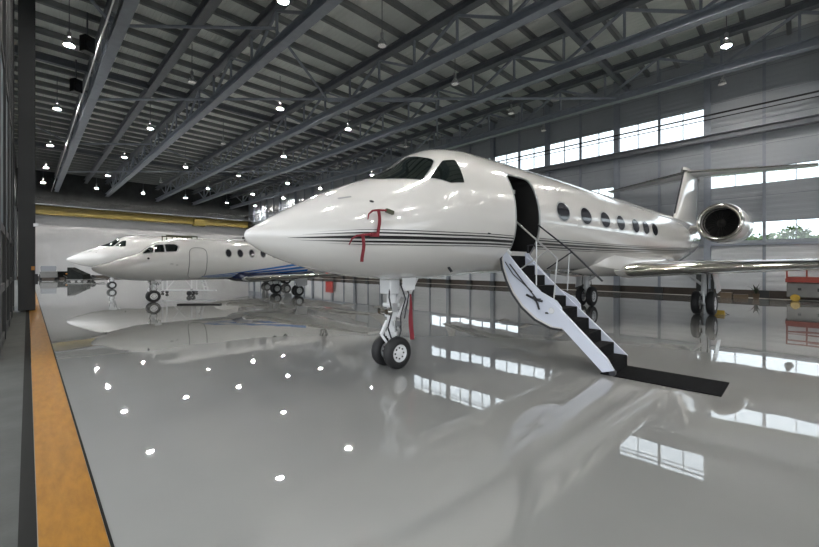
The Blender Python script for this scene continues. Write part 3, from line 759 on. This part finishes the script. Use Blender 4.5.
gl = [(1.72,2.30),(2.12,2.66),(2.3,2.80),(3.12,2.84),(3.27,2.70),(3.15,2.42),(2.45,2.38),(2.2,2.36)]
patch(rounded(gl, .06), hz(.004), .1, .08, 'windshield_frame', FRAME, hj)
patch(rounded([(1.80,2.33),(2.10,2.62),(2.22,2.60),(2.17,2.38)], .04), hz(.008), .1, .08, 'windshield', PANE, hj)
patch(rounded([(2.24,2.40),(2.30,2.74),(2.62,2.77),(2.62,2.42)], .04), hz(.008), .1, .08, 'cockpit_side_window', PANE, hj)
patch(rounded([(2.68,2.43),(2.68,2.78),(3.08,2.80),(3.20,2.69),(3.11,2.46)], .05), hz(.008), .1, .08, 'cockpit_side_window', PANE, hj)
dr = rounded([(3.65,1.12),(3.65,2.66),(4.45,2.66),(4.45,1.12)], .32, 7)
den = []
for i in range(len(dr)):
    a, b = Vector(dr[i-1]), Vector(dr[i]); k = max(1, int((b-a).length/.1))
    for j in range(k): den.append(a+(b-a)*j/k)
pth = [HF.sz(p[0], p[1], .002) for p in den]; pth.append(pth[0])
MB().tube(pth, .022, 8, False).build('door_outline', FRAME, hj, True)
for s in (5.5, 6.1, 6.72, 7.35, 8.0, 8.65):
    patch([(s+.17*math.cos(2*PI*k/24), 2.42+.24*math.sin(2*PI*k/24)) for k in range(24)], hz(.004), .1, .1, 'window_surround', FRAME, hj)
    patch([(s+.135*math.cos(2*PI*k/24), 2.42+.195*math.sin(2*PI*k/24)) for k in range(24)], hz(.008), .1, .1, 'cabin_window', CPANE, hj)
def sweep(s0, s1, za0, za1, zb0, zb1, m_):
    up = []; lo = []
    for i in range(21):
        f_ = i/20; s = s0+(s1-s0)*f_; e = f_**1.25
        up.append((s, za0+(za1-za0)*e)); lo.append((s, zb0+(zb1-zb0)*e))
    patch(up+lo[::-1], hz(.005), .3, .1, 'sweep_stripe', m_, hj)
sweep(4.3, 10.0, 1.24, 2.0, 1.22, 1.84, BLUE); sweep(4.4, 10.1, 1.20, 1.77, 1.18, 1.62, BLUE); sweep(4.6, 10.2, 1.165, 1.55, 1.15, 1.42, BLUE)
patch([(3.6,PI*.94),(4.6,PI*.885),(7,PI*.85),(10.4,PI*.80),(11.2,PI*.84),(11.2,PI*.985),(3.6,PI*.985)], lambda a, t: HF.st(a, t, .003), .35, .1, 'belly_stripe', NAVY, hj)
MB().rings([[(s, y*w, z) for y, z in ((0,zb),(.6,zb+.02),(.95,zb+.14),(1,zb+.3),(.9,zb+.5),(-.9,zb+.5),(-1,zb+.3),(-.95,zb+.14),(-.6,zb+.02))] for s, w, zb in ((5.6,.2,1.05),(6.2,.85,.9),(7,1.05,.84),(9.6,1.05,.84),(10.6,.8,.95),(11.2,.2,1.08))], True).build('belly_fairing', NAVY, hj, True)
for sg in (-1, 1):
    sec = [(6.2, sg*.8, 1.05, 3.4, .12),(6.9, sg*1.6, 1.09, 2.9, .12),(9.3, sg*7.7, 1.42, 1.1, .1)]
    wingloft(sec, 'wing', HWHITE, hj); slat([(6.35, sg*1.0, 1.06, 3.25, .12)]+sec[1:], 'leading_edge', CHROME, hj)
    tp = [(13.2, sg*.03, 4.45, 1.7, .09),(14.3, sg*2.9, 4.5, .8, .09)]
    wingloft(tp, 'tailplane', HWHITE, hj)
    engine(hj, 10.9, sg*1.4, 2.62, .48, 2.6, .6, HWHITE)
    main_gear(hj, 9.2, sg*1.4, .31, 1.1, .15)
wingloft([(11.4, 3.0, 0, 3.8, .07),(13.0, 4.6, 0, 2.0, .09),(13.7, 5.3, 0, 1.5, .09)], 'vertical_fin', HWHITE, hj, True)
nose_gear(hj, 2.32, .29, 1.12, 2, .12)
patch([(1.98+.05*math.cos(k*PI/6), 2.1+.05*math.sin(k*PI/6)) for k in range(12)], hz(.006), .1, .1, 'static_port', BLACK, hj)
patch([(2.9+.08*math.cos(k*PI/6), 1.85+.02*math.sin(k*PI/6)) for k in range(12)], hz(.006), .1, .1, 'static_port', FRAME, hj)
patch([(3.12+.06*math.cos(k*PI/6), 1.8+.02*math.sin(k*PI/6)) for k in range(12)], hz(.006), .1, .1, 'static_port', FRAME, hj)
p = HF.P(6.7, 0); MB().tube([p, p+Vector((.03,0,.16))], .02, 8).lathe([(-.18,0),(-.14,.05),(.10,.05),(.16,0)], p+Vector((.03,0,.18)), 'x', 12).build('roof_antenna', HOSE, hj, True)

# ---- third jet, farthest
j3 = empty('business_jet', (1.95, 36.4, 0), 0, 'plain white business jet farthest back, pointed nose beyond the blue striped jet', 'airplane')
bpy.context.view_layer.update()
big_jet(j3, False, False)
nose_gear(j3, 2.55, .285, 1.5, 2, .18)
for y in (-2.1, 2.1): main_gear(j3, 15.45, y, .43, 1.62, .22)

# ------------------------------------------------------------------ maintenance stand between the far jets
ms = empty('maintenance_stand', (7.1, 28.6, 0), 0, 'maintenance platform with olive handrails standing between the two far jets', 'platform')
MB().box((-.9,-.6,2.55),(.9,.6,2.62)).build('deck', STEELP, ms)
for x in (-.85,.85):
    for y in (-.55,.55): MB().beam((x,y,.18),(x,y,2.56), .07,.07).build('leg', STEELP, ms); wheel_ = MB().lathe([(-.03,.0),(-.03,.09),(.03,.09),(.03,.0)], (x,y,.09), 'y', 18).build('castor', RUBBER, ms)
rl = MB()
for x in (-.87,-.3,.3,.87): rl.beam((x,-.57,2.6),(x,-.57,3.68), .05,.05); rl.beam((x,.57,2.6),(x,.57,3.68), .05,.05)
for z in (3.15,3.66):
    for y in (-.57,.57): rl.beam((-.9,y,z),(.9,y,z), .06,.07)
rl.build('handrail', OLIVE, ms)
br_ = MB(); br_.beam((-.85,-.55,.3),(.85,-.55,2.5), .04,.04); br_.beam((.85,.55,.3),(-.85,.55,2.5), .04,.04); br_.build('cross_brace', STEELP, ms)
stp = MB()
for k in range(8): stp.beam((.95+.09*(7-k),-.35,.3+.3*k),(.95+.09*(7-k),.35,.3+.3*k), .14,.03)
stp.beam((1.62,-.36,.02),(.92,-.36,2.55), .05,.09); stp.beam((1.62,.36,.02),(.92,.36,2.55), .05,.09); stp.build('ladder', STEELP, ms)

# ------------------------------------------------------------------ equipment at the far left
def at(px, d, z=0.):
    q = (px-409.5)/FPX*d; return (F2[0]*d+R2[0]*q, F2[1]*d+R2[1]*q, z)
FACE = AZ-PI/2    # square to the view direction from the door line
def castors(t, pts, r=.14, w=.1):
    for (x, y) in pts: MB().lathe([(-w/2,.0),(-w/2,r*.9),(-w/3,r),(w/3,r),(w/2,r*.9),(w/2,0)], (x,y,r), 'y', 20).build('wheel', RUBBER, t, True)
t = empty('tow_tractor', at(48.5, 47.), 0, 'grey tow tractor with dark tyres parked near the far wall', 'vehicle')
MB().prism([(-1.5,.3),(1.5,.3),(1.5,.95),(.75,1.0),(.7,1.02),(-1.5,1.02)], 'x', -.75, .75).build('body', MACH, t, bevel=.03)
MB().prism([(-.55,1.0),(.5,1.0),(.35,1.68),(-.5,1.68)], 'x', -.68, .68).build('cab', CARTG, t, bevel=.03)
MB().box((-.70,-.3,1.1),(.70,.3,1.55)).build('cab_window', CPANE, t)
for x in (-.72,.72):
    for y in (-1.,1.): MB().lathe([(-.1,.0),(-.1,.3),(-.06,.34),(.06,.34),(.1,.3),(.1,0)], (x,y,.34), 'x', 22).build('wheel', RUBBER, t, True)
t = empty('ground_power_cart', at(62., 49.), .1, 'low dark ground power cart with a cable beside the grey tow tractor', 'cart')
MB().box((-.7,-1.0,.3),(.7,1.0,.85)).prism([(-1.0,.85),(.7,.85),(.4,1.0),(-.9,1.0)], 'x', -.65, .65).build('body', DARKCRT, t)
castors(t, [(-.5,-.7),(.5,-.7),(-.5,.7),(.5,.7)], .18)
MB().tube([(0,-1.0,.5),(.5,-1.5,.1),(1.2,-1.4,.05)], .05, 8).build('tow_bar', MACH, t, True)
MB().cbox((.3,-1.0,.7),(.22,.06,.14)).build('control_panel', AMBER, t)
t = empty('equipment_trailer', at(79., 42.), FACE, 'black canvas covered trailer with a sloped top under the far jet nose', 'trailer')
MB().prism([(-.85,.25),(.85,.25),(.85,.8),(.45,.95),(-.85,1.55)], 'y', -.5, .5).build('cover', DARKCRT, t, bevel=.03)
MB().box((-.9,-.55,.14),(.9,.55,.25)).build('chassis', MACH, t); castors(t, [(-.7,-.45),(.7,-.45),(-.7,.45),(.7,.45)], .16)
MB().tube([(1.05,0,.2),(2.1,0,.3),(2.9,0,.25)], .04, 8).build('tow_bar', MACH, t, True)
t = empty('dolly_wheel_cart', at(91., 43.5), FACE, 'small two wheeled dolly with pale hubs behind the far jet nose wheel', 'dolly')
for y in (-.25,.25):
    MB().lathe([(-.09,.16),(-.1,.3),(-.05,.34),(.05,.34),(.1,.3),(.09,.16)], (0,y,.34), 'y', 24).build('tyre', RUBBER, t, True); MB().lathe([(-.08,.0),(-.08,.18),(.08,.18),(.08,.0)], (0,y,.34), 'y', 20).build('wheel_hub', PALE, t)
MB().beam((0,-.3,.34),(0,.3,.34), .06,.06).beam((0,0,.36),(1.5,0,.18), .08,.08).build('frame', MACH, t)

# low towbars lying on the floor beyond the second jet's nose wheel
tb = MB().box((-.95,-.13,.003),(.95,.13,.05)).build('floor_ramp', BLACK); tb.location = at(199.5, 15.6+1.9); tb.rotation_euler = (0,0,FACE); tag(tb, 'flat black strip mat lying on the floor in front of the blue striped jet', 'mat')
t = empty('tow_bar', at(186., 22.8), FACE, 'long thin white tow bar lying low on the floor under the blue striped jet', 'tow bar')
MB().tube([(-1.3,0,.3),(1.8,0,.3)], .04, 10).build('bar', GEARW, t, True); MB().beam((-1.3,-.3,.3),(-1.3,.3,.3), .08,.06).build('head', STEELP, t); castors(t, [(.3,-.2),(.3,.2)], .14); MB().beam((.3,-.2,.14),(.3,.2,.14), .04,.04).beam((.3,0,.14),(.3,0,.3), .05,.05).build('axle', STEELP, t)

# ------------------------------------------------------------------ things along the window wall
t = empty('scissor_lift', (27.3, -.45, 0), 0, 'orange and grey scissor lift parked by the window wall beyond the jet wing', 'lift')
MB().box((-.55,-1.3,.22),(.55,.9,.92)).build('chassis', MACH, t, bevel=.03)
MB().box((-.62,-1.35,.95),(.62,.95,1.12)).build('platform', ORANGE, t)
r_ = MB()
for y in (-1.3,-.6,.2,.9):
    for x in (-.58,.58): r_.beam((x,y,1.1),(x,y,2.1), .05,.05)
for z in (1.6,2.08):
    for x in (-.58,.58): r_.beam((x,-1.33,z),(x,.93,z), .05,.06)
    for y in (-1.3,.9): r_.beam((-.58,y,z),(.58,y,z), .05,.06)
r_.build('guardrail', ORANGE, t)
MB().box((-.6,-1.3,1.12),(-.57,.9,1.22)).build('toe_board', ORANGE, t)
for x in (-.5,.5):
    for y in (-.9,.6):
        w_ = MB().lathe([(-.07,.0),(-.09,.15),(-.05,.18),(.05,.18),(.09,.15),(.07,0)], (x,y,.18), 'x', 24).build('wheel', YELP, t, True)
MB().cbox((-.56,-.3,.6),(.02,.3,.16)).build('control_panel', BLACK, t); MB().cbox((-.56,.45,.62),(.02,.12,.12)).build('fuel_cap', BLACK, t)
d_ = MB().box((W-.1, 3.5, .0), (W-.04, 4.35, 2.1)).build('door_3', MATS['door_dark_grey']); struct(d_)
MB().tube([(W-.1,3.62,1.0),(W-.16,3.62,1.0),(W-.16,3.74,1.0)], .012, 8).build('door_handle', STEELP, d_, True)
for i, (y, w_, h_, lab) in enumerate(((2.85,.5,.28,'lower brown cardboard box'),(2.25,.62,.2,'flat brown cardboard box'))):
    t = empty('cardboard_box', (W-1.0, y, 0), .1*i, lab + ' on the floor by the window wall under the jet wing', 'box')
    MB().box((-.25,-w_/2,0),(.25,w_/2,h_)).build('carton', BOXB, t); MB().box((-.03,-w_/2-.002,.0),(.03,w_/2+.002,h_+.003)).build('tape', PALE, t)
t = empty('potted_plant', (W-1.1, 1.62, 0), 0, 'small dark spiky potted plant on the floor beside a wall column under the wing', 'plant')
MB().lathe([(0,.0),(0,.11),(.26,.15),(.28,.16),(.28,.13),(.22,.12),(.22,0)], (0,0,0), 'z', 20).build('pot', BOXB, t, True)
for k in range(11):
    a = k*2.4; l = .35+.3*random.random(); r0 = .12+.2*random.random()
    p0 = Vector((0,0,.2)); p1 = Vector((math.cos(a)*r0*.5, math.sin(a)*r0*.5, .2+l*.7)); p2 = Vector((math.cos(a)*r0*1.2, math.sin(a)*r0*1.2, .2+l)); sd = Vector((-math.sin(a), math.cos(a), 0))
    MB().rings([[p0-sd*.02,p0+sd*.02,p0+sd*.01+Vector((0,0,.01))],[p1-sd*.05,p1+sd*.05,p1+Vector((0,0,.015))],[p2-sd*.005,p2+sd*.005,p2+Vector((0,0,.01))]], True).build('leaf', PLANT, t)
t = empty('hose_cabinet', (W-.45, 43., 0), 0, 'red fire hose cabinet low on the window wall behind the large jet nose', 'cabinet')
MB().box((-.3,-.7,.35),(0,.7,1.75)).build('body', SIGNR, t, bevel=.02); MB().box((-.32,-.6,.45),(-.3,.6,1.65)).build('door', SIGNR, t); MB().cbox((-.33,.45,1.05),(.03,.06,.16)).build('handle', STEELP, t)

# ------------------------------------------------------------------ trees outside the windows
leafm = {}
def tree(i, x, y, h, w_):
    t = empty('tree', (x, y, -.1), random.random()*6, 'leafy green tree outside the low window band, %s going down the hangar' % ORD[i], 'tree')
    rnd = random.Random(i); m = MB()
    for c in range(9):
        cx, cy, cz = rnd.uniform(-.5,.5)*w_, rnd.uniform(-.5,.5)*w_, h*rnd.uniform(.42,.85); R_ = w_*rnd.uniform(.25,.4)
        for q in range(190):
            v = Vector((rnd.gauss(0,1), rnd.gauss(0,1), rnd.gauss(0,.8))).normalized()*R_*rnd.uniform(.6,1.05); p = Vector((cx,cy,cz))+v
            a = Vector((rnd.gauss(0,1), rnd.gauss(0,1), rnd.gauss(0,1))).normalized(); b = a.orthogonal().normalized(); s_ = .22+.15*rnd.random()
            m.add([p-a*s_, p+b*s_*.6, p+a*s_, p-b*s_*.6], [(0,1,2,3)])
    m.build('crown', LEAF, t); MB().tube([(0,0,0),(.1,0,h*.35),(0,.1,h*.7)], [.3,.22,.1], 10).build('trunk', BARK, t, True)
for i, (x, y, h, w_) in enumerate(((62,-9,6.0,5),(67,-.9,6.2,4.6),(60,2,5.6,4.6),(70,6.5,6.4,6),(64,13,5.2,5),(72,22,6.6,6),(68,33,6.5,6))):
    tree(i, x, y, h, w_)

# ------------------------------------------------------------------ daylight
w = bpy.data.worlds.new('sky'); SC.world = w; w.use_nodes = True
bg = w.node_tree.nodes['Background']; bg.inputs['Color'].default_value = (.90, .95, 1., 1); bg.inputs['Strength'].default_value = 2.4
# portals at the door opening and the window bands
def portal(locv, rot, sx, sy):
    l = bpy.data.lights.new('sky_portal', 'AREA'); l.shape = 'RECTANGLE'; l.size = sx; l.size_y = sy; l.cycles.is_portal = True
    o = bpy.data.objects.new('sky_portal', l); COL.objects.link(o); o.location = locv; o.rotation_euler = rot
portal((-2.7, (YN+DOOR_END)/2, ZO/2), (0, -PI/2, 0), ZO, DOOR_END-YN)
portal((-2.7, 45.5, 4.5), (0, -PI/2, 0), 9, 41)
portal((14, YN-.5, 4.5), (PI/2, 0, 0), 29, 9)
SC.view_settings.view_transform = 'Standard'; SC.view_settings.look = 'None'; SC.view_settings.gamma = 1; SC.view_settings.use_curve_mapping = False
SC.view_settings.exposure = 0.18
SC.cycles.use_denoising = True; SC.cycles.max_bounces = 8; SC.cycles.diffuse_bounces = 5; SC.cycles.glossy_bounces = 5; SC.cycles.transparent_max_bounces = 12
SC.cycles.sample_clamp_indirect = 6.0; SC.cycles.caustics_reflective = False; SC.cycles.caustics_refractive = False
